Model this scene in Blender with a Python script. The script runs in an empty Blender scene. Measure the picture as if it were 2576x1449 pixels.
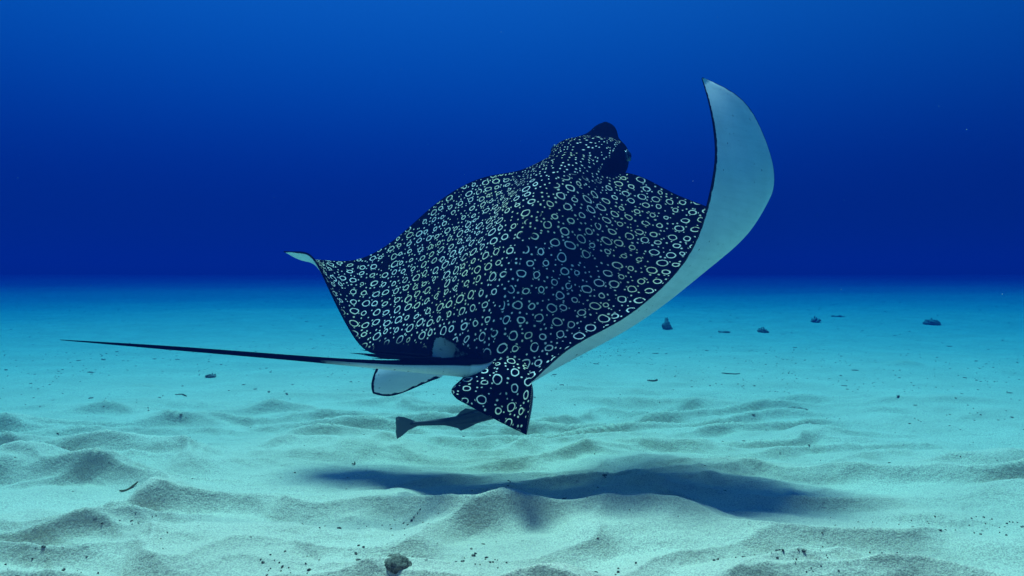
import bpy, bmesh, math, random
import numpy as np

# ---------------------------------------------------------------- camera, sky, sun, exposure
scene = bpy.context.scene
col = scene.collection
R = math.radians
CAM_H = 1.0                      # metres above the sand
FPX, CX, HY, IW, IH = 1839.0, 1288.0, 690.0, 2576.0, 1449.0

cam = bpy.data.objects.new('camera', bpy.data.cameras.new('camera'))
col.objects.link(cam)
cam.location = (0, 0, CAM_H)
cam.rotation_euler = (R(90), 0, 0)
cam.data.sensor_width = 36.0
cam.data.lens = 36.0 * FPX / IW
cam.data.shift_y = -(IH / 2 - HY) / IW
cam.data.clip_start = 0.05
cam.data.clip_end = 1000
scene.camera = cam

SUN_ELEV, SUN_AZ = 71.0, -18.0    # azimuth from +Y (ahead of the camera), positive to the right
world = bpy.data.worlds.new('World')
scene.world = world
world.use_nodes = True
wn, wl = world.node_tree.nodes, world.node_tree.links
bg = wn['Background']
sky = wn.new('ShaderNodeTexSky')
sky.sky_type = 'NISHITA'
sky.sun_disc = False
sky.sun_elevation = R(SUN_ELEV)
sky.sun_rotation = R(SUN_AZ)
# daylight after the water overhead: Beer-Lambert through a level layer of sea (longer slant path, deeper blue) plus the light it scatters back
SEA_ABOVE, SEA_EXT, SEA_GLOW = 8.0, (0.17, 0.078, 0.052), (0.0, 0.15, 1.42)
SEA_G = 0.62   # sea water scatters forward: the glow brightens towards the sun (Henyey-Greenstein)
tc_ = wn.new('ShaderNodeTexCoord'); sp_ = wn.new('ShaderNodeSeparateXYZ'); wl.new(tc_.outputs['Generated'], sp_.inputs[0])
mx_ = wn.new('ShaderNodeMath'); mx_.operation = 'MAXIMUM'; wl.new(sp_.outputs['Z'], mx_.inputs[0]); mx_.inputs[1].default_value = 0.015
pa_ = wn.new('ShaderNodeMath'); pa_.operation = 'DIVIDE'; pa_.inputs[0].default_value = -SEA_ABOVE; wl.new(mx_.outputs[0], pa_.inputs[1])
cb_ = wn.new('ShaderNodeCombineColor')
for i_, e_ in enumerate(SEA_EXT):
    mu_ = wn.new('ShaderNodeMath'); mu_.operation = 'MULTIPLY'; wl.new(pa_.outputs[0], mu_.inputs[0]); mu_.inputs[1].default_value = e_
    ex_ = wn.new('ShaderNodeMath'); ex_.operation = 'EXPONENT'; wl.new(mu_.outputs[0], ex_.inputs[0]); wl.new(ex_.outputs[0], cb_.inputs[i_])
thr_ = wn.new('ShaderNodeVectorMath'); thr_.operation = 'MULTIPLY'; wl.new(sky.outputs[0], thr_.inputs[0]); wl.new(cb_.outputs[0], thr_.inputs[1])
inv_ = wn.new('ShaderNodeVectorMath'); inv_.operation = 'SUBTRACT'; inv_.inputs[0].default_value = (1, 1, 1); wl.new(cb_.outputs[0], inv_.inputs[1])
glo_ = wn.new('ShaderNodeVectorMath'); glo_.operation = 'MULTIPLY'; wl.new(inv_.outputs[0], glo_.inputs[0]); glo_.inputs[1].default_value = SEA_GLOW
dt_ = wn.new('ShaderNodeVectorMath'); dt_.operation = 'DOT_PRODUCT'; wl.new(tc_.outputs['Generated'], dt_.inputs[0])
dt_.inputs[1].default_value = (math.cos(R(SUN_ELEV)) * math.sin(R(SUN_AZ)), math.cos(R(SUN_ELEV)) * math.cos(R(SUN_AZ)), math.sin(R(SUN_ELEV)))
h1_ = wn.new('ShaderNodeMath'); h1_.operation = 'MULTIPLY'; wl.new(dt_.outputs['Value'], h1_.inputs[0]); h1_.inputs[1].default_value = -2 * SEA_G
h2_ = wn.new('ShaderNodeMath'); h2_.operation = 'ADD'; wl.new(h1_.outputs[0], h2_.inputs[0]); h2_.inputs[1].default_value = 1 + SEA_G ** 2
h3_ = wn.new('ShaderNodeMath'); h3_.operation = 'POWER'; wl.new(h2_.outputs[0], h3_.inputs[0]); h3_.inputs[1].default_value = -1.5
hg_ = wn.new('ShaderNodeVectorMath'); hg_.operation = 'SCALE'; wl.new(glo_.outputs[0], hg_.inputs[0]); wl.new(h3_.outputs[0], hg_.inputs['Scale']); glo_ = hg_
sum_ = wn.new('ShaderNodeVectorMath'); wl.new(thr_.outputs[0], sum_.inputs[0]); wl.new(glo_.outputs[0], sum_.inputs[1])
wl.new(sum_.outputs[0], bg.inputs[0])
bg.inputs[1].default_value = 0.10

sun = bpy.data.objects.new('sun', bpy.data.lights.new('sun', 'SUN'))
col.objects.link(sun)
sun.data.energy = 5.0
sun.data.angle = R(15.0)          # the rippled surface overhead blurs the sun
sun.data.color = (1.0, 0.95, 0.86)
sun.location = (0, 6, 20)
sun.rotation_euler = (-R(90 - SUN_ELEV), 0, -R(SUN_AZ))

scene.view_settings.view_transform = 'Standard'
scene.view_settings.look = 'None'
scene.view_settings.gamma = 1.0
scene.view_settings.exposure = 0.45
scene.render.engine = 'CYCLES'
scene.cycles.use_denoising = True
scene.cycles.volume_bounces = 0
scene.cycles.max_bounces = 8
scene.cycles.diffuse_bounces = 3

rng = np.random.default_rng(7)
random.seed(7)

# ---------------------------------------------------------------- helpers
DEPTH = 1.13   # distance scale of the animals
def P(px, py, d):
    d = d * DEPTH
    return np.array([(px - CX) / FPX * d, d, CAM_H + (HY - py) / FPX * d])

def link(o, parent=None):
    col.objects.link(o)
    if parent is not None:
        o.parent = parent
    return o

def tag(o, label=None, cat=None, group=None, kind=None):
    if label: o['label'] = label
    if cat: o['category'] = cat
    if group: o['group'] = group
    if kind: o['kind'] = kind
    return o

def mesh_obj(name, verts, faces, material, parent=None, smooth=True):
    me = bpy.data.meshes.new(name)
    me.from_pydata([tuple(map(float, v)) for v in verts], [], faces)
    if smooth:
        me.polygons.foreach_set('use_smooth', [True] * len(me.polygons))
    me.materials.append(material)
    me.update()
    return link(bpy.data.objects.new(name, me), parent)

def hash2(ix, iy, seed):
    h = (ix.astype(np.int64) * 374761393 + iy.astype(np.int64) * 668265263 + seed * 974634777) & 0x7fffffff
    h = ((h ^ (h >> 13)) * 1274126177) & 0x7fffffff
    h = h ^ (h >> 16)
    return (h & 0xffffff) / float(0xffffff)

def vnoise(x, y, seed=0):
    ix, iy = np.floor(x), np.floor(y)
    fx, fy = x - ix, y - iy
    fx = fx * fx * fx * (fx * (fx * 6 - 15) + 10)
    fy = fy * fy * fy * (fy * (fy * 6 - 15) + 10)
    a = hash2(ix, iy, seed); b = hash2(ix + 1, iy, seed)
    c = hash2(ix, iy + 1, seed); d = hash2(ix + 1, iy + 1, seed)
    return (a * (1 - fx) + b * fx) * (1 - fy) + (c * (1 - fx) + d * fx) * fy - 0.5

def fbm(x, y, seed=0, octv=4):
    s, a = 0, 1.0
    for k in range(octv):
        s = s + a * vnoise(x, y, seed + k * 17); x = x * 2.03 + 5.1; y = y * 2.03 + 1.7; a *= 0.5
    return s

def spline(xs, ys, x):
    """natural cubic spline; ys (n, k)"""
    xs = np.asarray(xs, float); ys = np.asarray(ys, float); x = np.asarray(x, float)
    n = len(xs); h = np.diff(xs)
    A = np.eye(n); rhs = np.zeros((n, ys.shape[1]))
    for i in range(1, n - 1):
        A[i, i - 1] = h[i - 1]; A[i, i] = 2 * (h[i - 1] + h[i]); A[i, i + 1] = h[i]
        rhs[i] = 6 * ((ys[i + 1] - ys[i]) / h[i] - (ys[i] - ys[i - 1]) / h[i - 1])
    m = np.linalg.solve(A, rhs)
    i = np.clip(np.searchsorted(xs, x) - 1, 0, n - 2)
    t0 = (xs[i + 1] - x)[:, None]; t1 = (x - xs[i])[:, None]; hh = h[i][:, None]
    return (m[i] * t0**3 + m[i + 1] * t1**3) / (6 * hh) + (ys[i] / hh - m[i] * hh / 6) * t0 + (ys[i + 1] / hh - m[i + 1] * hh / 6) * t1

def pchip(xs, ys, x):
    """monotone cubic: no overshoot"""
    xs = np.asarray(xs, float); ys = np.asarray(ys, float); x = np.asarray(x, float)
    h = np.diff(xs)[:, None]; dl = np.diff(ys, axis=0) / h
    m = np.zeros_like(ys)
    m[0], m[-1] = dl[0], dl[-1]
    for i in range(1, len(xs) - 1):
        w1, w2 = 2 * h[i] + h[i - 1], h[i] + 2 * h[i - 1]
        ok = dl[i - 1] * dl[i] > 0
        with np.errstate(divide='ignore', invalid='ignore'):
            v = (w1 + w2) / (w1 / dl[i - 1] + w2 / dl[i])
        m[i] = np.where(ok, v, 0)
    i = np.clip(np.searchsorted(xs, x) - 1, 0, len(xs) - 2)
    hh = h[i]; t = ((x - xs[i])[:, None]) / hh
    return (ys[i] * (2*t**3 - 3*t**2 + 1) + m[i] * hh * (t**3 - 2*t**2 + t)
            + ys[i + 1] * (-2*t**3 + 3*t**2) + m[i + 1] * hh * (t**3 - t**2))

def mat(name, rough=0.8, spec=0.3):
    m = bpy.data.materials.new(name); m.use_nodes = True
    b = m.node_tree.nodes['Principled BSDF']
    b.inputs['Roughness'].default_value = rough
    b.inputs['Specular IOR Level'].default_value = spec
    return m, m.node_tree.nodes, m.node_tree.links, b

def math_node(n, l, op, a, b=None, clamp=False):
    k = n.new('ShaderNodeMath'); k.operation = op; k.use_clamp = clamp
    for i, v in enumerate((a, b)):
        if v is None: continue
        if isinstance(v, (int, float)): k.inputs[i].default_value = v
        else: l.new(v, k.inputs[i])
    return k.outputs[0]

def mix_col(n, l, fac, a, b):
    k = n.new('ShaderNodeMix'); k.data_type = 'RGBA'
    for s, v in ((0, fac), (6, a), (7, b)):
        if isinstance(v, (int, float)): k.inputs[s].default_value = v
        elif isinstance(v, tuple): k.inputs[s].default_value = (*v, 1)
        else: l.new(v, k.inputs[s])
    return k.outputs[2]

def noise_node(n, l, vec, scale, detail=3.0, rough=0.55):
    k = n.new('ShaderNodeTexNoise'); k.inputs['Scale'].default_value = scale
    k.inputs['Detail'].default_value = detail; k.inputs['Roughness'].default_value = rough
    l.new(vec, k.inputs['Vector'])
    return k

def map_range(n, l, v, a, b, c=0.0, d=1.0, smooth=False):
    k = n.new('ShaderNodeMapRange'); k.interpolation_type = 'SMOOTHSTEP' if smooth else 'LINEAR'
    for i, x in enumerate((v, a, b, c, d)):
        if isinstance(x, (int, float)): k.inputs[i].default_value = x
        else: l.new(x, k.inputs[i])
    return k.outputs[0]

# ---------------------------------------------------------------- the sea floor
BUMPS = [  # hand-placed mounds: picture point of the crest, half width, half depth, height (m)
 (2275, 918, .20, .16, .07), (525, 938, .13, .10, .05), (360, 972, .13, .10, .045),
 (320, 1275, .20, .20, .085), (480, 1345, .16, .12, .05), (2100, 1078, .26, .16, .07), (1760, 1188, .30, .16, .075),
 (2330, 1265, .22, .18, .075), (1290, 1272, .20, .13, .06), (1040, 1345, .14, .14, .075), (730, 1128, .26, .16, .06),
 (420, 1130, .20, .12, .05), (250, 1140, .22, .13, .05), (1330, 1095, .26, .14, .05), (1480, 1105, .22, .12, .05), (1820, 1010, .34, .18, .06),
 (380, 1015, .34, .16, .05), (2380, 1005, .30, .14, .05), (2560, 1150, .22, .14, .06), (1930, 1060, .26, .12, .04)]

def at_floor(px, py):
    d = CAM_H * FPX / (py - HY)
    return (px - CX) / FPX * d, d

def saw(ph, sharp):
    """0..1 ripple profile over phase (cycles): slow rise going away, quick drop towards the viewer"""
    f = ph - np.floor(ph)
    up = np.clip(f / sharp, 0, 1); dn = np.clip((1 - f) / (1 - sharp), 0, 1)
    s = np.where(f < sharp, up ** 1.4, dn ** 1.5)
    return np.where(s > 0.9, 0.9 + 0.1 * np.sin((s - 0.9) * 5 * math.pi), s)

def sand_height(x, y):
    r = np.hypot(x, y)
    wx = x + 0.22 * fbm(x * 1.6, y * 1.6, 11, 3)
    wy = y + 0.50 * fbm(x * 0.9, y * 1.3, 23, 3) + 0.10 * fbm(x * 3.2, y * 3.0, 29, 2)
    near = 1 / (1 + np.exp((r - 6.2 - 0.8 * vnoise(x * 0.8, y * 0.8, 5)) / 0.35))
    a1 = np.clip(0.62 + 1.7 * fbm(x * 0.9, y * 1.3, 31, 2), 0, 1.2)
    a2 = np.clip(0.55 + 1.7 * fbm(x * 1.1 + 9, y * 1.5, 47, 2), 0, 1.2)
    h1 = saw((wy + 0.20 * wx) / 0.50, 0.26) * a1 * 0.088
    h2 = saw((wy * 0.97 - 0.28 * wx) / 0.31 + 0.3, 0.28) * a2 * 0.054
    big = 0.10 * fbm(x * 0.55, y * 0.75, 61, 3)
    fine = 0.010 * fbm(x * 7, y * 9, 71, 3)
    lump_ = np.maximum(fbm(x * 9, y * 12, 75, 3) - 0.05, 0) * np.clip(fbm(x * 1.3, y * 1.6, 79, 2) + 0.35, 0, 1) * 0.024
    tiny = saw((wy * 0.9 + 0.45 * wx + 0.05 * fbm(x * 6, y * 6, 77, 2)) / 0.135, 0.35) * np.clip(0.35 + 1.4 * fbm(x * 1.9, y * 2.4, 87, 2), 0, 1) * 0.013
    z = near * ((h1 + h2) * (1 + 0.10 * np.clip(r - 3, 0, 3)) + big + fine + lump_ + tiny - 0.08)
    far = (1 - near)
    z = z + np.clip((r - 9) / 10, 0, 1) * 0.16 * fbm(x * 0.09 + 3.3, y * 0.13, 97, 3) * np.clip(40 / np.maximum(r, 1), 0, 1)
    z = z + 0.016 * np.clip(r - 12, 0, 60)          # the bottom climbs a little, far off
    z = z + far * (0.030 * fbm(x * 0.35, y * 0.6, 83, 3) + 0.010 * fbm(x * 2.2, y * 3.5, 91, 3) - 0.01)
    for (px, py, w, dd, h) in BUMPS:
        bx, by = at_floor(px, py)
        q = ((x - bx) / w) ** 2 + ((y - by) / np.where(y < by, dd * 0.42, dd * 1.3)) ** 2
        z = z + 0.7 * h * np.exp(-q)
    return z

m_sand, n, l, b = mat('sand', 0.95, 0.15)
geo = n.new('ShaderNodeNewGeometry')
p = geo.outputs['Position']
n1 = noise_node(n, l, p, 2.0, 4)
n2 = noise_node(n, l, p, 160.0, 2)
n3 = noise_node(n, l, p, 38.0, 4, 0.6)
c = mix_col(n, l, map_range(n, l, n1.outputs[0], 0.35, 0.65), (0.68, 0.55, 0.37), (0.80, 0.66, 0.45))
c = mix_col(n, l, map_range(n, l, n2.outputs[0], 0.42, 0.62), c, (0.50, 0.38, 0.29))
c = mix_col(n, l, map_range(n, l, n3.outputs[0], 0.66, 0.74), c, (0.25, 0.20, 0.15))
l.new(c, b.inputs['Base Color'])
bp = n.new('ShaderNodeBump'); bp.inputs['Strength'].default_value = 0.55; bp.inputs['Distance'].default_value = 0.016
hh = math_node(n, l, 'ADD', math_node(n, l, 'MULTIPLY', n2.outputs[0], 0.35), n3.outputs[0])
l.new(hh, bp.inputs['Height']); l.new(bp.outputs[0], b.inputs['Normal'])

def build_floor():
    th = np.concatenate([np.linspace(-180, -48, 90, endpoint=False), np.linspace(-48, 48, 900), np.linspace(48, 180, 91)[1:-1]])
    th = np.radians(th)
    # rows even in the picture: spacing shrinks with the viewing angle
    near = np.linspace(0.35, 1.9, 30, endpoint=False)
    ang = np.linspace(math.atan(1 / 1.9), math.atan(1 / 40.0), 640)
    mid = 1 / np.tan(ang)
    far = np.geomspace(40, 150, 25)[1:]
    rr = np.concatenate([near, mid, far])
    T, RR = np.meshgrid(th, rr)
    X, Y = RR * np.sin(T), RR * np.cos(T)
    Z = sand_height(X, Y)
    nr, nt = X.shape
    V = np.stack([X, Y, Z], -1).reshape(-1, 3)
    V = np.vstack([V, [[0, 0, float(sand_height(np.array([0.0]), np.array([0.0]))[0])]]])
    i = np.arange(nr - 1)[:, None] * nt; j = np.arange(nt)[None]; j2 = (j + 1) % nt
    F = np.stack([i + j, i + nt + j, i + nt + j2, i + j2], -1).reshape(-1, 4)[:, ::-1]
    me = bpy.data.meshes.new('seabed')
    tri = np.stack([np.full(nt, nr * nt), np.arange(nt), (np.arange(nt) + 1) % nt], -1)[:, ::-1]
    nf, ntri = len(F), len(tri)
    me.vertices.add(len(V)); me.vertices.foreach_set('co', V.ravel())
    loops = np.concatenate([F.ravel(), tri.ravel()])
    me.loops.add(len(loops)); me.loops.foreach_set('vertex_index', loops.astype(np.int32))
    starts = np.concatenate([np.arange(nf) * 4, nf * 4 + np.arange(ntri) * 3])
    me.polygons.add(nf + ntri); me.polygons.foreach_set('loop_start', starts.astype(np.int32))
    me.polygons.foreach_set('use_smooth', np.ones(nf + ntri, bool))
    me.update(calc_edges=True); me.validate()
    me.materials.append(m_sand)
    o = link(bpy.data.objects.new('seabed', me))
    return tag(o, kind='structure')
build_floor()

# ---------------------------------------------------------------- the ray
# one skin material for the whole animal, driven by point attributes:
#   pale 0..1 (belly), spots 0..1 (how spotted), rim metres to the free edge; pattern laid out on the flattened skin (uv, metres)
def skin_material():
    m, n, l, b = mat('ray_skin', 0.6, 0.0)
    uv = n.new('ShaderNodeUVMap'); uv.uv_map = 'skin'
    def attr(nm):
        a = n.new('ShaderNodeAttribute'); a.attribute_name = nm
        return a.outputs['Fac']
    pale, spots, rim = attr('pale'), attr('spots'), attr('rim')
    wob = noise_node(n, l, uv.outputs[0], 17.0, 2)
    sub = n.new('ShaderNodeVectorMath'); sub.operation = 'SUBTRACT'; l.new(wob.outputs['Color'], sub.inputs[0]); sub.inputs[1].default_value = (0.5, 0.5, 0.5)
    sc = n.new('ShaderNodeVectorMath'); sc.operation = 'SCALE'; l.new(sub.outputs[0], sc.inputs[0]); sc.inputs['Scale'].default_value = 0.020
    add = n.new('ShaderNodeVectorMath'); l.new(uv.outputs[0], add.inputs[0]); l.new(sc.outputs[0], add.inputs[1])
    stretch = n.new('ShaderNodeVectorMath'); stretch.operation = 'MULTIPLY'; l.new(add.outputs[0], stretch.inputs[0]); stretch.inputs[1].default_value = (1, 1, 1)
    n_off = n.new('ShaderNodeVectorMath'); l.new(stretch.outputs[0], n_off.inputs[0]); n_off.inputs[1].default_value = (3.37, 1.62, 0); stretch = n_off
    add = stretch
    def voro(scale, rnd):
        v = n.new('ShaderNodeTexVoronoi'); v.voronoi_dimensions = '2D'; v.inputs['Scale'].default_value = scale
        v.inputs['Randomness'].default_value = rnd; l.new(add.outputs[0], v.inputs['Vector'])
        s = n.new('ShaderNodeSeparateColor'); l.new(v.outputs['Color'], s.inputs[0])
        return v.outputs['Distance'], s.outputs
    # evenly spaced rings: a jittered triangular lattice, distance measured on the skin itself
    sep = n.new('ShaderNodeSeparateXYZ'); l.new(add.outputs[0], sep.inputs[0])
    RS = 12.6
    ly = math_node(n, l, 'MULTIPLY', sep.outputs[1], RS * 1.1547)
    lx = math_node(n, l, 'SUBTRACT', math_node(n, l, 'MULTIPLY', sep.outputs[0], RS), math_node(n, l, 'MULTIPLY', sep.outputs[1], RS * 0.57735))
    cmb = n.new('ShaderNodeCombineXYZ'); l.new(lx, cmb.inputs[0]); l.new(ly, cmb.inputs[1])
    vt = n.new('ShaderNodeTexVoronoi'); vt.voronoi_dimensions = '2D'; vt.inputs['Scale'].default_value = 1.0; vt.inputs['Randomness'].default_value = 0.34
    l.new(cmb.outputs[0], vt.inputs['Vector'])
    df = n.new('ShaderNodeVectorMath'); df.operation = 'SUBTRACT'; l.new(cmb.outputs[0], df.inputs[0]); l.new(vt.outputs['Position'], df.inputs[1])
    ds = n.new('ShaderNodeSeparateXYZ'); l.new(df.outputs[0], ds.inputs[0])
    cs1 = n.new('ShaderNodeSeparateColor'); l.new(vt.outputs['Color'], cs1.inputs[0]); c1 = cs1.outputs
    ux = math_node(n, l, 'ADD', ds.outputs[0], math_node(n, l, 'MULTIPLY', ds.outputs[1], 0.5))
    uy = math_node(n, l, 'MULTIPLY', ds.outputs[1], 0.8660)
    ux = math_node(n, l, 'MULTIPLY', ux, map_range(n, l, c1[2], 0, 1, 0.78, 1.12))
    d1 = math_node(n, l, 'SQRT', math_node(n, l, 'ADD', math_node(n, l, 'MULTIPLY', ux, ux), math_node(n, l, 'MULTIPLY', uy, uy)))
    r0 = map_range(n, l, c1[0], 0, 1, 0.15, 0.26)
    wid = 0.043
    ring = map_range(n, l, math_node(n, l, 'ABSOLUTE', math_node(n, l, 'SUBTRACT', d1, r0)), wid, wid * 0.45, 0, 1)
    ring = math_node(n, l, 'MULTIPLY', ring, math_node(n, l, 'GREATER_THAN', c1[1], 0.04))
    d2, c2 = voro(30.0, 0.8)
    dot = map_range(n, l, d2, map_range(n, l, c2[0], 0, 1, 0.12, 0.22), 0.08, 0, 1)
    free = math_node(n, l, 'MAXIMUM', map_range(n, l, math_node(n, l, 'SUBTRACT', d1, r0), 0.08, 0.12, 0, 1), map_range(n, l, spots, 1.35, 1.55, 0, 1))
    dot = math_node(n, l, 'MULTIPLY', math_node(n, l, 'MULTIPLY', dot, free), math_node(n, l, 'GREATER_THAN', c2[1], 0.06))
    fine = map_range(n, l, spots, 1.0, 2.0, 0, 1)
    brk = noise_node(n, l, uv.outputs[0], 38.0, 1)
    ring = math_node(n, l, 'MULTIPLY', ring, map_range(n, l, brk.outputs[0], 0.28, 0.34, 0.0, 1))
    ring = math_node(n, l, 'MULTIPLY', ring, map_range(n, l, fine, 0.35, 0.55, 1, 0))
    mark = math_node(n, l, 'MULTIPLY', math_node(n, l, 'MAXIMUM', ring, dot), math_node(n, l, 'MINIMUM', spots, 1.0))
    mark = math_node(n, l, 'MULTIPLY', mark, map_range(n, l, wob.outputs[0], 0.30, 0.5, 0.75, 1))
    tint = noise_node(n, l, uv.outputs[0], 3.0, 2)
    white = mix_col(n, l, map_range(n, l, tint.outputs[0], 0.4, 0.6), (0.95, 0.88, 0.78), (0.95, 0.80, 0.50))
    dark = mix_col(n, l, map_range(n, l, wob.outputs[0], 0.3, 0.7), (0.0015, 0.0015, 0.002), (0.003, 0.003, 0.004))
    top = mix_col(n, l, mark, dark, white)
    bn = noise_node(n, l, uv.outputs[0], 7.0, 4)
    belly = mix_col(n, l, bn.outputs[0], (0.70, 0.72, 0.70), (0.90, 0.90, 0.88))
    streak_v = n.new('ShaderNodeVectorMath'); streak_v.operation = 'MULTIPLY'; l.new(uv.outputs[0], streak_v.inputs[0]); streak_v.inputs[1].default_value = (55, 3.5, 1)
    streak = noise_node(n, l, streak_v.outputs[0], 1.0, 3)
    belly = mix_col(n, l, map_range(n, l, streak.outputs[0], 0.45, 0.75, 0, 0.28), belly, (0.52, 0.54, 0.52))
    blot = noise_node(n, l, uv.outputs[0], 2.6, 4)
    belly = mix_col(n, l, map_range(n, l, blot.outputs[0], 0.50, 0.72, 0, 0.3), belly, (0.58, 0.60, 0.58))
    fleck = noise_node(n, l, uv.outputs[0], 45.0, 2)
    belly = mix_col(n, l, map_range(n, l, fleck.outputs[0], 0.70, 0.73), belly, (0.12, 0.12, 0.12))
    en = noise_node(n, l, uv.outputs[0], 35.0, 3)
    edge = map_range(n, l, math_node(n, l, 'ADD', rim, math_node(n, l, 'MULTIPLY', math_node(n, l, 'SUBTRACT', en.outputs[0], 0.5), 0.018)), 0.010, 0.013, 1, 0)
    belly = mix_col(n, l, edge, belly, (0.012, 0.012, 0.012))
    gk = n.new('ShaderNodeVectorMath'); gk.operation = 'SCALE'; l.new(belly, gk.inputs[0]); l.new(map_range(n, l, pale, 0.5, 0.9, 0.2, 1.0), gk.inputs['Scale']); belly = gk.outputs[0]
    pn = math_node(n, l, 'ADD', pale, math_node(n, l, 'MULTIPLY', math_node(n, l, 'SUBTRACT', bn.outputs[0], 0.5), 0.5))
    c = mix_col(n, l, map_range(n, l, pn, 0.47, 0.53), top, belly)
    l.new(c, b.inputs['Base Color'])
    bp = n.new('ShaderNodeBump'); bp.inputs['Strength'].default_value = 0.15; bp.inputs['Distance'].default_value = 0.004
    l.new(en.outputs[0], bp.inputs['Height']); l.new(bp.outputs[0], b.inputs['Normal'])
    return m
m_skin = skin_material()

class Skin:
    def __init__(s): s.v, s.f, s.uv, s.pale, s.spots, s.rim, s.k = [], [], [], [], [], [], 0
    def add(s, v, f, uv, pale, spots, rim):
        v = np.asarray(v).reshape(-1, 3); k = len(v)
        s.v.append(v); s.f += [tuple(int(i) + s.k for i in q) for q in f]
        s.uv.append(np.asarray(uv).reshape(-1, 2))
        for lst, a in ((s.pale, pale), (s.spots, spots), (s.rim, rim)): lst.append(np.broadcast_to(np.asarray(a, float).reshape(-1) if np.ndim(a) else float(a), (k,)))
        s.k += k
    def build(s, name, material, parent):
        V = np.vstack(s.v); o = mesh_obj(name, V, s.f, material, parent)
        me = o.data
        for nm, lst in (('pale', s.pale), ('spots', s.spots), ('rim', s.rim)):
            a = me.attributes.new(nm, 'FLOAT', 'POINT'); a.data.foreach_set('value', np.concatenate(lst).astype(np.float32))
        U = np.vstack(s.uv); lay = me.uv_layers.new(name='skin')
        idx = np.empty(len(me.loops), np.int32); me.loops.foreach_get('vertex_index', idx)
        lay.data.foreach_set('uv', U[idx].astype(np.float32).ravel())
        return o

def grid_faces(nr, nc, off=0, flip=False, wrap=False):
    F = []
    for i in range(nr - 1):
        for j in range(nc if wrap else nc - 1):
            j2 = (j + 1) % nc
            q = (off + i * nc + j, off + i * nc + j2, off + (i + 1) * nc + j2, off + (i + 1) * nc + j)
            F.append(q[::-1] if flip else q)
    return F

def normals(S):
    du = np.gradient(S, axis=0); dv = np.gradient(S, axis=1)
    nn = np.cross(du, dv); return nn / (np.linalg.norm(nn, axis=-1, keepdims=True) + 1e-9)

def flatten(S, it=1200):
    """lay the sheet out flat, keeping its edge lengths"""
    nu, nv = S.shape[:2]
    mid = S[:, nv // 2]; du = np.r_[0, np.cumsum(np.linalg.norm(np.diff(mid, axis=0), axis=1))]; du -= du[nu // 2]
    seg = np.linalg.norm(np.diff(S, axis=1), axis=2); dv = np.concatenate([np.zeros((nu, 1)), np.cumsum(seg, 1)], 1); dv -= dv[:, nv // 2:nv // 2 + 1]
    Q = np.stack([np.repeat(du[:, None], nv, 1), dv], -1)
    idx = np.arange(nu * nv).reshape(nu, nv)
    E = np.concatenate([np.stack([a.ravel(), c.ravel()], 1) for a, c in ((idx[:-1], idx[1:]), (idx[:, :-1], idx[:, 1:]), (idx[:-1, :-1], idx[1:, 1:]), (idx[1:, :-1], idx[:-1, 1:]))])
    L0 = np.linalg.norm(S.reshape(-1, 3)[E[:, 0]] - S.reshape(-1, 3)[E[:, 1]], axis=1)
    q = Q.reshape(-1, 2).copy(); cnt = np.bincount(E.ravel(), minlength=len(q))[:, None]
    for _ in range(it):
        d = q[E[:, 1]] - q[E[:, 0]]; ln = np.linalg.norm(d, axis=1) + 1e-9
        cor = d * ((ln - L0) / ln * 0.5)[:, None]
        acc = np.zeros_like(q)
        for k in (0, 1):
            acc[:, k] += np.bincount(E[:, 0], cor[:, k], len(q)) - np.bincount(E[:, 1], cor[:, k], len(q))
        q += 1.2 * acc / cnt
    return q.reshape(nu, nv, 2)

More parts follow.
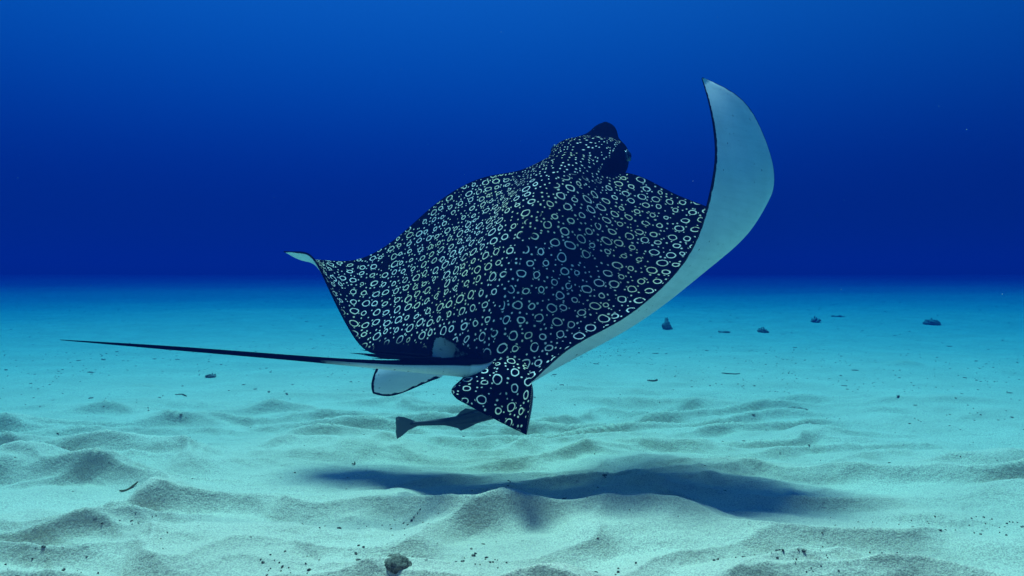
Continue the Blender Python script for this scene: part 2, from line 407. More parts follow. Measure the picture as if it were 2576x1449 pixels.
# wing stations from the left tip (u=-1) over the backbone (0) to the right tip (1);
# each row runs from the leading edge (t=0) to the trailing edge (t=1)
ST = [
 (-1.00, [(0, 714, 632, 3.66), (.33, 714, 633, 3.66), (.7, 714, 634, 3.66), (1, 714, 632, 3.66)]),
 (-0.95, [(0, 752, 651, 3.78), (.33, 752, 648, 3.74), (.7, 752, 642, 3.69), (1, 752, 634, 3.62)]),
 (-0.88, [(0, 800, 655, 3.84), (.33, 797, 660, 3.75), (.7, 792, 660, 3.66), (1, 788, 650, 3.56)]),
 (-0.80, [(0, 858, 658, 3.88), (.33, 846, 685, 3.76), (.7, 834, 712, 3.62), (1, 826, 722, 3.50)]),
 (-0.68, [(0, 930, 643, 3.92), (.33, 910, 705, 3.76), (.7, 888, 780, 3.58), (1, 872, 815, 3.45)]),
 (-0.55, [(0, 1004, 595, 3.96), (.33, 975, 695, 3.76), (.7, 940, 810, 3.52), (1, 918, 878, 3.37)]),
 (-0.40, [(0, 1088, 521, 3.98), (.33, 1058, 665, 3.72), (.7, 1015, 810, 3.44), (1, 985, 893, 3.28)]),
 (-0.25, [(0, 1188, 458, 3.96), (.33, 1148, 630, 3.66), (.7, 1100, 800, 3.35), (1, 1065, 905, 3.18)]),
 (-0.12, [(0, 1300, 436, 3.92), (.33, 1250, 600, 3.60), (.7, 1180, 790, 3.28), (1, 1135, 918, 3.10)]),
 ( 0.00, [(0, 1440, 440, 3.88), (.33, 1372, 575, 3.56), (.7, 1262, 800, 3.22), (1, 1205, 930, 3.05)]),
 ( 0.12, [(0, 1545, 434, 3.84), (.33, 1480, 600, 3.54), (.7, 1345, 845, 3.17), (1, 1262, 955, 2.99)]),
 ( 0.25, [(0, 1620, 449, 3.82), (.33, 1560, 625, 3.53), (.7, 1420, 865, 3.16), (1, 1312, 975, 2.95)]),
 ( 0.40, [(0, 1700, 490, 3.80), (.33, 1650, 640, 3.54), (.7, 1540, 835, 3.20), (1, 1420, 882, 2.93)]),
 ( 0.54, [(0, 1775, 520, 3.76), (.33, 1745, 640, 3.54), (.7, 1670, 758, 3.26), (1, 1560, 803, 2.93)]),
 ( 0.66, [(0, 1850, 545, 3.72), (.33, 1835, 610, 3.55), (.7, 1778, 668, 3.30), (1, 1680, 705, 2.96)]),
 ( 0.77, [(0, 1918, 520, 3.66), (.33, 1905, 545, 3.52), (.7, 1858, 572, 3.30), (1, 1755, 590, 3.02)]),
 ( 0.87, [(0, 1945, 430, 3.58), (.33, 1925, 435, 3.47), (.7, 1870, 440, 3.30), (1, 1795, 440, 3.10)]),
 ( 0.94, [(0, 1905, 308, 3.50), (.33, 1885, 315, 3.44), (.7, 1845, 325, 3.34), (1, 1797, 335, 3.20)]),
 ( 0.98, [(0, 1838, 229, 3.42), (.33, 1822, 232, 3.39), (.7, 1803, 240, 3.34), (1, 1780, 248, 3.27)]),
 ( 1.00, [(0, 1768, 195, 3.36), (.33, 1767, 195, 3.35), (.7, 1766, 196, 3.34), (1, 1765, 197, 3.33)]),
]

def ray_sheet(us, ts):
    rows = []
    for u, pts in ST:
        rows.append(spline([q[0] for q in pts], [P(*q[1:]) for q in pts], ts))
    rows = np.array(rows)                                   # station, t, 3
    uu = [s[0] for s in ST]
    out = spline(uu, rows.reshape(len(uu), -1), us).reshape(len(us), len(ts), 3)
    return out

ray = tag(link(bpy.data.objects.new('eagle_ray', None)), 'spotted eagle ray gliding over the sand, right wing curled upward', 'ray')
ray.location = tuple(P(1330, 640, 3.45))
skin = Skin()

NU, NT = 190, 66
us = np.sign(np.linspace(-1, 1, NU)) * (1 - (1 - np.abs(np.linspace(-1, 1, NU))) ** 1.08)
ts = 0.5 - 0.5 * np.cos(np.linspace(0, math.pi, NT)); ts = 0.5 * ts + 0.5 * np.linspace(0, 1, NT)
S = ray_sheet(us, ts)
N = normals(S)
if (N[NU // 2, NT // 2] * np.array([0, -1, 0.5])).sum() < 0: N = -N
U, T = np.meshgrid(us, ts, indexing='ij')
lift = np.clip(1 - np.abs(2 * T - 1) ** 2.2, 0, 1)
neck = np.exp(-(np.abs(U) / 0.085) ** 2.6) * np.exp(-(T / 0.30) ** 2)
fore = np.exp(-((T - 0.36) / 0.42) ** 2)
th_up = 0.004 + lift * (0.125 * np.exp(-(U / 0.17) ** 2) * fore + 0.055 * np.exp(-(U / 0.42) ** 2) + 0.010) + 0.155 * neck
ridge = 0.012 * np.exp(-(U / 0.022) ** 2) * lift
th_dn = 0.004 + lift * (0.10 * np.exp(-(U / 0.20) ** 2) * fore + 0.025 * np.exp(-(U / 0.40) ** 2) + 0.008)
tipf = np.clip((1 - np.abs(U)) / 0.06, 0.15, 1)
D = S + N * ((th_up + ridge) * tipf)[..., None]
V = S - N * (th_dn * tipf)[..., None]
# flattened skin on a coarser grid, then interpolated
ci, cj = np.linspace(0, NU - 1, 64).astype(int), np.linspace(0, NT - 1, 23).astype(int)
Qc = flatten(D[np.ix_(ci, cj)])
tmp = np.stack([np.stack([np.interp(np.arange(NT), cj, Qc[a, :, k]) for a in range(len(ci))]) for k in (0, 1)], -1)
Q = np.stack([np.stack([np.interp(np.arange(NU), ci, tmp[:, bb, k]) for bb in range(NT)], 1) for k in (0, 1)], -1)
seg = np.linalg.norm(np.diff(S, axis=1), axis=2); cum = np.concatenate([np.zeros((NU, 1)), np.cumsum(seg, 1)], 1)
rim_l, rim_t = cum, cum[:, -1:] - cum
spanl = np.linalg.norm(S - S[:1].mean(1, keepdims=True), axis=2), np.linalg.norm(S - S[-1:].mean(1, keepdims=True), axis=2)
rim = np.minimum(rim_t, rim_l * np.where(np.abs(U) > 0.82, 1.4, 40.0))
rim = np.minimum(rim, np.minimum(*spanl))
spots = np.clip(rim / 0.02, 0, 1) * np.clip(rim_t / 0.05, 0, 1)
shade = np.clip((rim_t - 0.06) / 0.06, 0, 1)  # shading at the rear of the inner left wing, painted by fading the spots
spots = np.where((U < 0.05) & (U > -0.5), np.minimum(spots, shade), spots)
fine_ = np.clip(np.exp(-(U / 0.12) ** 2) * 1.6 * np.clip(1 - T / 0.30, 0, 1) + 0.75 * np.exp(-(U / 0.014) ** 2), 0, 1)
spots = spots * (1 + fine_)
# ovals lie along the body on the left wing and across it on the right one
sig = 1 / (1 + np.exp(-(Q[..., 0] - Q[NU // 2, NT // 2, 0]) / 0.22))
Q = np.stack([Q[..., 0] * (1.10 * (1 - sig) + 0.80 * sig), Q[..., 1] * (0.88 * (1 - sig) + 1.0 * sig)], -1)
skin.add(D, grid_faces(NU, NT, 0, True), Q, 0.0, spots, rim)
skin.add(V, grid_faces(NU, NT, 0, False), Q + 20, 1.0, 0.0, rim)
# close the rim between the two sides
k0, k1 = 0, NU * NT
loop = [i * NT for i in range(NU)] + [(NU - 1) * NT + j for j in range(1, NT)] + [i * NT + NT - 1 for i in range(NU - 2, -1, -1)] + [j for j in range(NT - 2, 0, -1)]
skin.f += [(loop[a], loop[(a + 1) % len(loop)], k1 + loop[(a + 1) % len(loop)], k1 + loop[a]) for a in range(len(loop))]

def loft(centres, half_w, half_h, lateral, ns, nc, pale_fn, spots, uv0, rim=1.0, power=2.0, up=None):
    """closed tube through the centres; lateral is the sideways axis; returns ring vertices"""
    k = np.linspace(0, 1, len(centres)); s = np.linspace(0, 1, ns)
    C = spline(k, centres, s); W = pchip(k, np.array(half_w)[:, None], s)[:, 0]; H = pchip(k, np.array(half_h)[:, None], s)[:, 0]
    tan = np.gradient(C, axis=0); tan /= np.linalg.norm(tan, axis=1, keepdims=True)
    lat = np.asarray(lateral, float)[None] - tan * (tan @ np.asarray(lateral, float))[:, None]; lat /= np.linalg.norm(lat, axis=1, keepdims=True)
    nor = np.cross(lat, tan)
    if up is not None and (nor @ np.asarray(up)).sum() < 0: nor = -nor
    a = np.linspace(0, 2 * math.pi, nc, endpoint=False)
    ca = np.sign(np.cos(a)) * np.abs(np.cos(a)) ** (2 / power); sa = np.sign(np.sin(a)) * np.abs(np.sin(a)) ** (2 / power)
    G = C[:, None] + lat[:, None] * (W[:, None] * ca)[..., None] + nor[:, None] * (H[:, None] * sa)[..., None]
    arc = np.r_[0, np.cumsum(np.linalg.norm(np.diff(C, axis=0), axis=1))]
    uv = np.stack([np.repeat(arc[:, None], nc, 1) + uv0[0], (np.repeat(((a - math.pi / 2 + math.pi) % (2 * math.pi) - math.pi)[None], ns, 0) * np.maximum(W, H)[:, None]) + uv0[1]], -1)
    pale = np.array([[pale_fn(ss, math.sin(aa)) for aa in a] for ss in s])
    F = grid_faces(ns, nc, 0, False, True)
    F += [tuple(range(nc))[::-1], tuple((ns - 1) * nc + j for j in range(nc))]
    sp = spots if not callable(spots) else np.array([[spots(ss, math.cos(aa), math.sin(aa)) for aa in a] for ss in s]).reshape(-1)
    return G, F, uv, pale.reshape(-1), sp, rim

UPB = np.array([-0.15, -0.55, 0.8])
LAT = np.array([0.95, -0.22, -0.06])
# head: nape, eye ridge, narrowing to the spatula-like snout
hc = [P(1385, 580, 3.68), P(1422, 495, 3.78), P(1456, 440, 3.88), P(1482, 404, 4.00), P(1500, 380, 4.12), P(1514, 352, 4.22), P(1521, 330, 4.34), P(1523, 312, 4.46)]
skin.add(*loft(hc, [.12, .165, .215, .240, .205, .112, .074, .018], [.06, .110, .135, .135, .095, .066, .050, .016], LAT, 72, 56,
   lambda s, sa: 1.0 if sa < -0.62 else 0.0,
   lambda s, ca, sa: (2.0 if s < 0.60 else 0.0) * (1.0 if sa > -0.25 and ca < 0.70 else 0.0), (40, 3), power=2.7, up=UPB))
# tail
tc = [P(1275, 880, 3.26), P(1220, 916, 3.09), P(1150, 922, 3.00), P(1050, 921, 2.96), P(940, 916, 2.93), P(760, 902, 2.90), P(450, 877, 2.88), P(152, 855, 2.88)]
skin.add(*loft(tc, [.07, .075, .050, .034, .021, .0135, .0095, .0015], [.06, .062, .046, .031, .019, .0125, .009, .0015], (0.2, 1, 0.1), 120, 20,
   lambda s, sa: (0.80 - 0.95 * (sa > 0.45) - 0.9 * max(0, s - 0.60) / 0.25 if s > 0.25 else 0.95 - 0.8 * (sa > 0.55)), 0.0, (60, 3), up=(0, 0, 1)))

def patch(rows, nr, nc, thick, pale_top, pale_bot, spots, uv0, free_edges, face=(0, -1, 0.2), uvs=1.0):
    """thin fin from rows of control points (root row first, margin row last)"""
    ctl = np.array([[P(*q) for q in r] for r in rows])
    a = spline(np.linspace(0, 1, ctl.shape[1]), ctl.transpose(1, 0, 2).reshape(ctl.shape[1], -1), np.linspace(0, 1, nc)).reshape(nc, ctl.shape[0], 3)
    g = spline(np.linspace(0, 1, ctl.shape[0]), a.transpose(1, 0, 2).reshape(ctl.shape[0], -1), np.linspace(0, 1, nr)).reshape(nr, nc, 3)
    nn = normals(g)
    if (nn * np.array(face)).sum() < 0: nn = -nn
    i, j = np.meshgrid(np.linspace(0, 1, nr), np.linspace(0, 1, nc), indexing='ij')
    e = np.ones_like(i)
    if 'm' in free_edges: e = np.minimum(e, (1 - i) / 0.25)
    if 'l' in free_edges: e = np.minimum(e, j / 0.18)
    if 'r' in free_edges: e = np.minimum(e, (1 - j) / 0.18)
    e = np.sqrt(np.clip(e, 0.02, 1))
    top, bot = g + nn * (thick * e)[..., None], g - nn * (thick * e)[..., None]
    uv = flatten(g, 300) * uvs
    d = np.full_like(i, 9.0)
    fl = g.reshape(-1, 3)
    border = []
    if 'm' in free_edges: border.append(g[-1])
    if 'l' in free_edges: border.append(g[:, 0])
    if 'r' in free_edges: border.append(g[:, -1])
    if border:
        B = np.vstack(border); d = np.sqrt(((fl[:, None] - B[None]) ** 2).sum(-1)).min(1).reshape(nr, nc)
    base = skin.k
    fl2 = ((np.cross(g[0, 1] - g[0, 0], g[1, 0] - g[0, 0]) * nn[0, 0]).sum() < 0)
    if np.ndim(pale_top):
        pale_top = pale_bot = np.interp(j.ravel(), np.linspace(0, 1, len(pale_top)), pale_top)
    sp = spots * np.clip(d / 0.012, 0, 1) if spots else 0.0
    skin.add(top, grid_faces(nr, nc, 0, fl2), uv + np.array(uv0), pale_top, sp, d)
    skin.add(bot, grid_faces(nr, nc, 0, not fl2), uv + np.array(uv0) + 7, pale_bot, 0.0, d)
    k = nr * nc
    lp = [j for j in range(nc)] + [i * nc + nc - 1 for i in range(1, nr)] + [(nr - 1) * nc + j for j in range(nc - 2, -1, -1)] + [i * nc for i in range(nr - 2, 0, -1)]
    skin.f += [(base + lp[a], base + lp[(a + 1) % len(lp)], base + k + lp[(a + 1) % len(lp)], base + k + lp[a]) for a in range(len(lp))]

# right pelvic fin, spotted side towards us
patch([[(1180, 925, 3.10), (1225, 885, 3.16), (1275, 875, 3.14), (1312, 900, 3.08)],
       [(1160, 955, 2.99), (1222, 945, 2.97), (1285, 940, 2.95), (1334, 950, 2.93)],
       [(1136, 980, 2.92), (1212, 993, 2.91), (1285, 1008, 2.90), (1338, 1003, 2.84)],
       [(1150, 1004, 2.88), (1205, 1034, 2.87), (1275, 1070, 2.84), (1324, 1094, 2.76)]], 22, 30, 0.008, 0.0, 0.75, 1.0, (80, 3), 'ml')
# left pelvic fin, underside towards us
patch([[(1150, 915, 3.10), (1080, 915, 3.09), (1010, 915, 3.08), (948, 922, 3.07)],
       [(1135, 932, 3.10), (1070, 940, 3.08), (1000, 942, 3.06), (938, 948, 3.05)],
       [(1112, 946, 3.09), (1055, 962, 3.07), (990, 975, 3.05), (934, 972, 3.04)],
       [(1100, 950, 3.09), (1045, 975, 3.07), (985, 996, 3.05), (938, 990, 3.04)]], 18, 24, 0.005, 1.0, 0.0, 0.0, (90, 3), 'mr')
# dorsal fin on the tail root
patch([[(1082, 908, 2.97), (1120, 908, 2.98), (1165, 905, 3.0), (1215, 905, 3.02)],
       [(1082, 882, 2.98), (1115, 875, 2.99), (1160, 884, 3.0), (1212, 898, 3.02)],
       [(1088, 856, 2.99), (1112, 848, 2.99), (1150, 866, 3.0), (1210, 893, 3.02)],
       [(1096, 845, 2.99), (1112, 842, 2.99), (1142, 857, 3.0), (1208, 890, 3.02)]], 16, 20, 0.006, [0.64, 0.62, 0.56, 0.47, 0.42, 0.38], 0.5, 0.0, (95.3, 3.2), 'ml', uvs=3.2)

body = skin.build('body', m_skin, ray)
body.location = -ray.location

m_horn, n, l, b = mat('dark_horn', 0.7, 0.0)
b.inputs['Base Color'].default_value = (0.003, 0.003, 0.004, 1)
m_eye, n, l, b = mat('eye', 0.12, 0.5)
b.inputs['Base Color'].default_value = (0.006, 0.006, 0.007, 1)
m_lid, n, l, b = mat('eye_ring', 0.5, 0.3)
b.inputs['Base Color'].default_value = (0.14, 0.15, 0.15, 1)

def spike(name, a, c, r, parent):
    a, c = np.array(a), np.array(c); ax = (c - a) / np.linalg.norm(c - a)
    s = np.cross(ax, [0, 1, 0]); s /= np.linalg.norm(s); w = np.cross(ax, s)
    V, F, nc = [], [], 8
    for i, (t, k) in enumerate(((0, .8), (.15, 1), (.55, .8), (.85, .45), (1, .06))):
        for q in range(nc):
            an = 2 * math.pi * q / nc
            V.append(a + (c - a) * t + (s * math.cos(an) * 0.7 + w * math.sin(an)) * r * k)
    F = grid_faces(5, nc, 0, False, True) + [tuple(range(nc))[::-1], tuple(4 * nc + j for j in range(nc))]
    o = mesh_obj(name, V, F, m_horn, parent); o.location = -parent.location
    return o
for (ax_, ay_, bx_, by_, d_) in ((1090, 905, 880, 888, 2.965), (1100, 900, 906, 880, 2.985), (1080, 908, 915, 894, 2.95), (1110, 902, 935, 901, 2.945), (1110, 898, 960, 886, 2.99)):
    spike('tail_spine', P(ax_, ay_, d_), P(bx_, by_, d_ - 0.01), 0.011, ray)

def eyeball(name, c, r, axis, parent):
    c = np.array(c); axis = np.array(axis, float); axis /= np.linalg.norm(axis)
    s = np.cross(axis, [0, 0, 1]); s /= np.linalg.norm(s); w = np.cross(s, axis)
    V = []; nr, nc = 9, 18
    for i in range(nr):
        ph = math.pi * (i + 0.02) / (nr - 0.96)
        for j in range(nc):
            a = 2 * math.pi * j / nc
            V.append(c + axis * math.cos(ph) * r * 0.8 + (s * math.cos(a) + w * math.sin(a)) * math.sin(ph) * r)
    o = mesh_obj(name, V, grid_faces(nr, nc, 0, False, True), m_eye, parent); o.location = -parent.location
    V = []
    for i in range(24):
        a = 2 * math.pi * i / 24; dv = s * math.cos(a) + w * math.sin(a)
        for j in range(6):
            bb = 2 * math.pi * j / 6
            V.append(c + axis * r * 0.30 + dv * r * (0.98 + 0.10 * math.cos(bb)) + axis * r * 0.12 * math.sin(bb))
    F = [(i * 6 + j, i * 6 + (j + 1) % 6, ((i + 1) % 24) * 6 + (j + 1) % 6, ((i + 1) % 24) * 6 + j) for i in range(24) for j in range(6)]
    mesh_obj('eyelid', V, F, m_lid, o)
eyeball('eye', P(1577, 392, 3.92), 0.034, (0.85, -0.45, 0.2), ray)
eyeball('eye', P(1396, 378, 4.10), 0.034, (-0.95, -0.15, 0.2), ray)

# ---------------------------------------------------------------- the suckerfish under it
m_fish, n, l, b = mat('suckerfish_skin', 0.45, 0.35)
tcn = n.new('ShaderNodeNewGeometry'); nz = noise_node(n, l, tcn.outputs['Position'], 40.0, 3)
l.new(mix_col(n, l, nz.outputs[0], (0.035, 0.045, 0.042), (0.075, 0.085, 0.08)), b.inputs['Base Color'])
m_fin, n, l, b = mat('suckerfish_fin', 0.5, 0.3)
b.inputs['Base Color'].default_value = (0.10, 0.12, 0.115, 1)
fish = tag(link(bpy.data.objects.new('suckerfish', None)), 'slender grey suckerfish swimming under the ray beside its spotted pelvic fin', 'fish')
fish.location = tuple(P(1150, 1055, 3.12))
fc = [P(1016, 1070, 3.02), P(1045, 1066, 3.04), P(1100, 1062, 3.08), P(1150, 1058, 3.12), P(1200, 1048, 3.17), P(1250, 1034, 3.24), P(1290, 1020, 3.33), P(1312, 1010, 3.42)]
G, F, *_ = loft(fc, [.004, .008, .013, .020, .028, .032, .030, .008], [.010, .011, .015, .022, .030, .033, .026, .008], (0.3, 1, 0), 50, 20, lambda s, a: 0, 0, (0, 0), up=(0, 0, 1))
o = mesh_obj('body', G.reshape(-1, 3), F, m_fish, fish); o.location = -fish.location
def thin_fin(name, pts, d0, d1, parent, material, th=0.002):
    """fan-shaped fin: outline pixels, thickened, slightly waved"""
    pts = [np.array(q, float) for q in pts]
    xs = [q[0] for q in pts]; lo, hi = min(xs), max(xs)
    c = sum(pts) / len(pts); V = []; n_ = len(pts)
    def p3(q, off):
        d = d0 + (d1 - d0) * (q[0] - lo) / (hi - lo + 1e-6)
        v = P(q[0], q[1], d); v[1] += off + 0.004 * math.sin(q[1] * 0.25); return v
    for off, k in ((-th, 0.9), (-th * 0.2, 1.0), (th * 0.2, 1.0), (th, 0.9)):
        V += [p3(c + (q - c) * k, off) for q in pts]
    V += [p3(c, -th), p3(c, th)]
    F = []
    for r in range(3):
        F += [(r * n_ + j, r * n_ + (j + 1) % n_, (r + 1) * n_ + (j + 1) % n_, (r + 1) * n_ + j) for j in range(n_)]
    F += [(4 * n_, (j + 1) % n_, j) for j in range(n_)] + [(4 * n_ + 1, 3 * n_ + j, 3 * n_ + (j + 1) % n_) for j in range(n_)]
    o = mesh_obj(name, V, F, material, parent); o.location = -parent.location
    return o
thin_fin('tail_fin', [(1050, 1061), (1035, 1056), (1018, 1049), (1002, 1047), (996, 1050), (995, 1062), (997, 1075), (995, 1088), (999, 1104), (1012, 1096), (1028, 1082), (1050, 1072)], 2.99, 3.045, fish, m_fin)
thin_fin('dorsal_fin', [(1146, 1048), (1158, 1036), (1171, 1027), (1183, 1029), (1196, 1030), (1240, 1018), (1250, 1024), (1205, 1042), (1170, 1050)], 3.12, 3.22, fish, m_fin)
thin_fin('anal_fin', [(1120, 1070), (1140, 1074), (1152, 1077), (1159, 1084), (1178, 1076), (1196, 1067), (1240, 1051), (1240, 1042), (1190, 1055), (1150, 1063)], 3.10, 3.22, fish, m_fin)

# ---------------------------------------------------------------- small things on the sand
def floor_pt(px, py):
    x, y = at_floor(px, py)
    return np.array([x, y, float(sand_height(np.array([x]), np.array([y]))[0])])

m_coral, n, l, b = mat('algae_covered_rock', 0.95, 0.1)
g_ = n.new('ShaderNodeNewGeometry'); nz = noise_node(n, l, g_.outputs['Position'], 30.0, 4)
l.new(mix_col(n, l, map_range(n, l, nz.outputs[0], 0.35, 0.65), (0.22, 0.18, 0.13), (0.42, 0.34, 0.25)), b.inputs['Base Color'])
m_algae, n, l, b = mat('brown_algae_film', 1.0, 0.0)
g_ = n.new('ShaderNodeNewGeometry'); nz = noise_node(n, l, g_.outputs['Position'], 55.0, 5, 0.7)
l.new(mix_col(n, l, map_range(n, l, nz.outputs[0], 0.35, 0.68), (0.04, 0.035, 0.018), (0.42, 0.34, 0.24)), b.inputs['Base Color'])
bp = n.new('ShaderNodeBump'); bp.inputs['Strength'].default_value = 1.0; bp.inputs['Distance'].default_value = 0.02
l.new(nz.outputs[0], bp.inputs['Height']); l.new(bp.outputs[0], b.inputs['Normal'])
m_blade, n, l, b = mat('dead_seagrass', 0.8, 0.2)
g_ = n.new('ShaderNodeNewGeometry'); nz = noise_node(n, l, g_.outputs['Position'], 60.0, 3)
l.new(mix_col(n, l, nz.outputs[0], (0.03, 0.022, 0.008), (0.12, 0.085, 0.02)), b.inputs['Base Color'])
m_shell, n, l, b = mat('shell_grit', 0.8, 0.2)
g_ = n.new('ShaderNodeNewGeometry'); nz = noise_node(n, l, g_.outputs['Position'], 90.0, 1)
l.new(mix_col(n, l, map_range(n, l, nz.outputs[0], 0.45, 0.62), (0.045, 0.038, 0.028), (0.34, 0.28, 0.20)), b.inputs['Base Color'])

def lump(name, px, py, w, h, label, cat, fingers=5, seed=1, rough=0.9):
    r_ = random.Random(seed); base = floor_pt(px, py)
    bm = bmesh.new()
    bmesh.ops.create_icosphere(bm, subdivisions=4, radius=1.0)
    for v in bm.verts:
        c = v.co.copy()
        k = 1 + rough * float(fbm(np.array([c.x * 1.6 + seed * 3]), np.array([c.y * 1.6 + c.z * 1.9]), seed, 4)[0])
        v.co = (c.x * w * k * 0.5, c.y * w * k * 0.45, (c.z * 0.62 + 0.30) * h * k * 0.75)
    for _ in range(fingers):
        a = r_.uniform(0, 6.28); rad = r_.uniform(0, 0.3) * w
        x0, y0 = rad * math.cos(a), rad * math.sin(a); L = h * r_.uniform(0.45, 0.85); tl = r_.uniform(-0.35, 0.35)
        pr = None
        for i in range(6):
            t = i / 5; rr = w * 0.09 * (1.15 - t * 0.75) * (1 + 0.3 * math.sin(i * 2.1 + a))
            ring = [bm.verts.new((x0 + tl * L * t * t + rr * math.cos(q * math.pi / 3), y0 + rr * math.sin(q * math.pi / 3), h * 0.25 + L * t)) for q in range(6)]
            if pr:
                for q in range(6): bm.faces.new((pr[q], pr[(q + 1) % 6], ring[(q + 1) % 6], ring[q]))
            pr = ring
        bm.faces.new(pr)
    me = bpy.data.meshes.new(name); bm.to_mesh(me); bm.free()
    me.polygons.foreach_set('use_smooth', [True] * len(me.polygons)); me.materials.append(m_algae if name == 'algae_stone' else m_coral)
    o = link(bpy.data.objects.new(name, me)); o.location = tuple(base - np.array([0, 0, (0.30 if fingers == 0 else 0.08) * h])); o.rotation_euler = (0, 0, seed)
    return tag(o, label, cat)
lump('coral_clump', 1678, 833, 0.17, 0.21, 'tallest dark coral clump on far sand, just right of the curled wing', 'coral', 6, 3)
lump('coral_clump', 1921, 838, 0.17, 0.10, 'small dark coral clump, second to the right of the curled wing', 'coral', 3, 5)
lump('coral_clump', 2050, 820, 0.18, 0.12, 'peaked dark coral clump far off, third to the right of the wing', 'coral', 3, 8)
lump('coral_clump', 2345, 823, 0.26, 0.12, 'broad low dark coral clump nearest the right edge of the picture', 'coral', 2, 11)
lump('flat_stone', 2107, 811, 0.22, 0.05, 'thin flat dark stone far off between two coral clumps', 'stone', 0, 13)
lump('flat_stone', 1820, 838, 0.20, 0.045, 'thin flat dark stone left of the small coral clump', 'stone', 0, 17)
lump('algae_stone', 998, 1425, 0.095, 0.070, 'round dark algae covered stone in the sand at the bottom edge', 'stone', 0, 22, 0.35)
lump('shell_rubble', 2005, 1017, 0.13, 0.03, 'low brown rubble lump on the sand below the far coral', 'rubble', 1, 23)
lump('shell_rubble', 530, 947, 0.10, 0.04, 'small brown rubble lump on the sand under the long tail', 'rubble', 1, 27)

def blade(px, py, length, width, ang, bend, label, seed):
    """flat curled strip of dead seagrass lying on the sand"""
    r_ = random.Random(seed); base = floor_pt(px, py); V, F, k = [], [], 12
    x = y = 0.0; a = ang
    for i in range(k):
        t = i / (k - 1); w = width * (1 - 0.75 * abs(2 * t - 1) ** 3) * 0.5
        gz = float(sand_height(np.array([base[0] + x]), np.array([base[1] + y]))[0]) - base[2]
        lift = 0.004 + 0.35 * length * bend * bend * t * t + 0.004 * math.sin(5 * t + seed)
        nx, ny = -math.sin(a), math.cos(a)
        for sgn, zz in ((-1, 0.0), (1, 0.003), (1, 0.0045), (-1, 0.0015)):
            V.append((x + nx * w * sgn, y + ny * w * sgn, gz + lift + zz + 0.3 * w * sgn))
        x += math.cos(a) * length / k; y += math.sin(a) * length / k; a += bend * r_.uniform(0.2, 0.5)
    F = grid_faces(k, 4, 0, False, True) + [(3, 2, 1, 0), tuple((k - 1) * 4 + j for j in range(4))]
    o = mesh_obj('seagrass_fragment', V, F, m_blade); o.location = tuple(base)
    return tag(o, label, 'seagrass', 'dead seagrass scraps on the sand')
blade(1628, 958, 0.16, 0.022, 0.10, 0.3, 'brown seagrass strip on open sand right of the pelvic fin', 1)
blade(1815, 940, 0.20, 0.016, 0.05, -0.2, 'thin pale brown seagrass strip farther off, right of the brown one', 2)
blade(1500, 1058, 0.11, 0.018, 0.5, 0.5, 'small dark seagrass scrap beside a dip right of the suckerfish', 3)
blade(1283, 1182, 0.05, 0.007, 1.3, 0.4, 'tiny upright seagrass sliver in the shadow beneath the suckerfish', 4)
blade(1525, 1186, 0.07, 0.009, 2.6, -0.6, 'small hooked seagrass scrap at the far side of the shadow', 5)
blade(440, 992, 0.17, 0.010, -0.25, -0.15, 'thin dark seagrass stalk on the sand left, below the tail', 6)
blade(1760, 1052, 0.07, 0.014, 0.7, 0.3, 'short dark seagrass scrap on a low mound, far right of the pelvic fin', 7)
blade(885, 1143, 0.06, 0.008, 1.0, 0.3, 'tiny dark seagrass scrap lower left of the suckerfish tail', 8)
blade(300, 1215, 0.09, 0.012, 0.25, 0.2, 'dark seagrass scrap on the sand at the lower left', 9)

def scatter(name, pts, sizes, material, flat=0.5, stretch=2.0, seed=5):
    """many small angular bits as one mesh"""
    r_ = np.random.default_rng(seed)
    bm = bmesh.new(); bmesh.ops.create_icosphere(bm, subdivisions=1, radius=1.0)
    base = np.array([v.co[:] for v in bm.verts]); tri = np.array([[v.index for v in f.verts] for f in bm.faces]); bm.free()
    Vs, Fs = [], []
    for i, (p_, s_) in enumerate(zip(pts, sizes)):
        v = base * (1 + 0.35 * (r_.random((len(base), 1)) - 0.5)) * np.array([r_.uniform(0.8, stretch), r_.uniform(0.5, 0.9), flat]) * s_
        a = r_.uniform(0, math.pi); ca, sa = math.cos(a), math.sin(a)
        v = np.stack([v[:, 0] * ca - v[:, 1] * sa, v[:, 0] * sa + v[:, 1] * ca, v[:, 2]], 1) + p_
        Vs.append(v); Fs.append(tri + i * len(base))
    o = mesh_obj(name, np.vstack(Vs), [tuple(q) for q in np.vstack(Fs).tolist()], material, None, False)
    return tag(o, kind='stuff')

def on_floor(x, y, up=0.0):
    return np.stack([x, y, sand_height(x, y) + up], 1)
r2 = np.random.default_rng(31)
# loose grit all over the sand, evenly strewn by area
k = 2600
rad = np.sqrt(r2.uniform(1.9 ** 2, 11 ** 2, k)); ang = np.radians(r2.uniform(-40, 40, k))
x, y = rad * np.sin(ang), rad * np.cos(ang)
keep = vnoise(x * 0.9, y * 1.2, 201) + 0.25 * r2.normal(size=k) > -0.05
x, y = x[keep], y[keep]
scatter('sand_grit', on_floor(x, y, 0.001), 0.0018 + 0.0036 * r2.random(len(x)) ** 3 + 0.0004 * np.hypot(x, y), m_blade, 0.5, 2.2, 41)
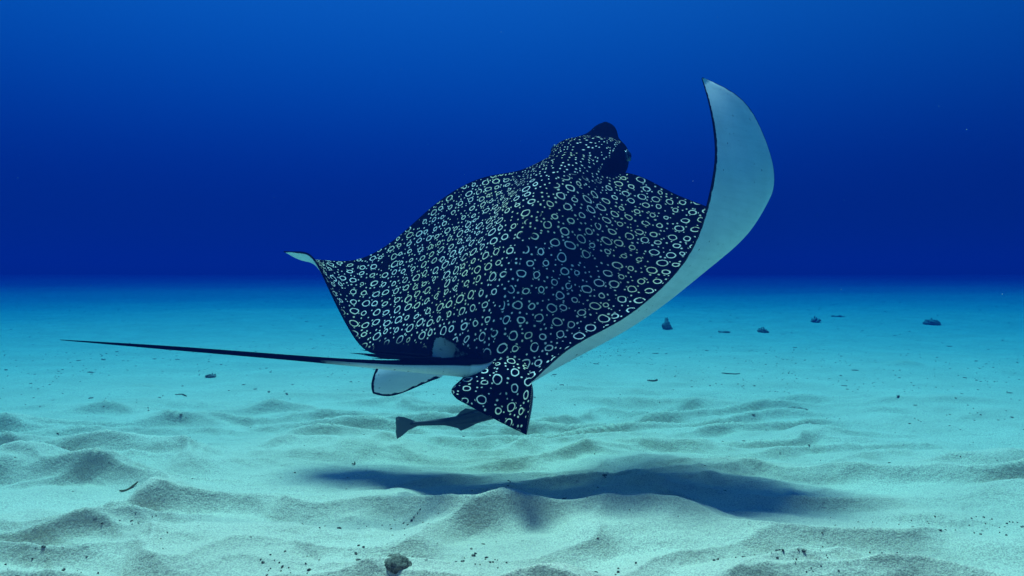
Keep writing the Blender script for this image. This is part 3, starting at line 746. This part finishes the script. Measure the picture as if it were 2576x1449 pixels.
# gravel gathered in the hollows near the camera
gx, gy, gs = [], [], []
gfac = 0.45
for (px, py, sx, sy, cnt) in ((1965, 1390, .10, .10, 110), (2497, 1273, .06, .07, 40), (700, 1420, .09, .08, 60), (330, 1310, .05, .05, 30), (1190, 1375, .13, .05, 60), (1010, 1275, .04, .03, 25),
                              (1480, 1420, .1, .04, 30), (2330, 1290, .12, .05, 45), (120, 1400, .1, .08, 50), (2150, 1350, .08, .05, 30), (960, 1330, .3, .15, 40)):
    bx, by = at_floor(px, py); cnt = int(cnt * gfac)
    gx.append(bx + sx * r2.normal(size=cnt)); gy.append(by + sy * r2.normal(size=cnt)); gs.append(0.0028 + 0.006 * r2.random(cnt) ** 2.5)
x, y, sz = np.concatenate(gx), np.concatenate(gy), np.concatenate(gs)
scatter('gravel', on_floor(x, y, 0.002), sz, m_shell, 0.7, 1.5, 43)
# far scraps, seen as short dashes
k = 700
rad = np.sqrt(r2.uniform(6 ** 2, 24 ** 2, k)); ang = np.radians(r2.uniform(-40, 40, k))
x, y = rad * np.sin(ang), rad * np.cos(ang)
scatter('bottom_litter', on_floor(x, y, 0.003), 0.008 + 0.014 * r2.random(k) ** 2, m_coral, 0.35, 2.6, 47)
# specks drifting in the water
k = 70
dd_ = r2.uniform(1.6, 5, k); pts = np.stack([dd_ * r2.uniform(-.7, .7, k), dd_, 1 + dd_ * r2.uniform(-.25, .4, k)], 1)
m_snow, n, l, b = mat('drifting_speck', 0.7, 0.2); b.inputs['Base Color'].default_value = (0.75, 0.72, 0.65, 1)
scatter('marine_snow', pts, 0.0006 + 0.0010 * r2.random(k) ** 2, m_snow, 0.9, 1.3, 53)

# ---------------------------------------------------------------- the water
def build_water():
    m = bpy.data.materials.new('sea_water'); m.use_nodes = True
    nt = m.node_tree; nt.nodes.clear()
    out = nt.nodes.new('ShaderNodeOutputMaterial'); v = nt.nodes.new('ShaderNodeVolumePrincipled')
    dens, st, ss = 0.29, (0.29, 0.082, 0.048), (0.0001, 0.0028, 0.018)
    colr = [s / dens for s in ss]
    ab = [(1 - (t / dens - c) / (1 - c)) ** 2 for t, c in zip(st, colr)]
    v.inputs['Color'].default_value = (*colr, 1)
    v.inputs['Absorption Color'].default_value = (*ab, 1)
    v.inputs['Density'].default_value = dens
    v.inputs['Anisotropy'].default_value = 0.2
    nt.links.new(v.outputs[0], out.inputs['Volume'])
    w, z0, z1 = 170.0, -1.2, 2.35
    V = [(x, y, z) for z in (z0, z1) for y in (-w, w) for x in (-w, w)]
    F = [(0, 2, 3, 1), (4, 5, 7, 6), (0, 1, 5, 4), (2, 6, 7, 3), (0, 4, 6, 2), (1, 3, 7, 5)]
    o = mesh_obj('haze', V, F, m, None, False)
    tag(o, kind='stuff')
build_water()
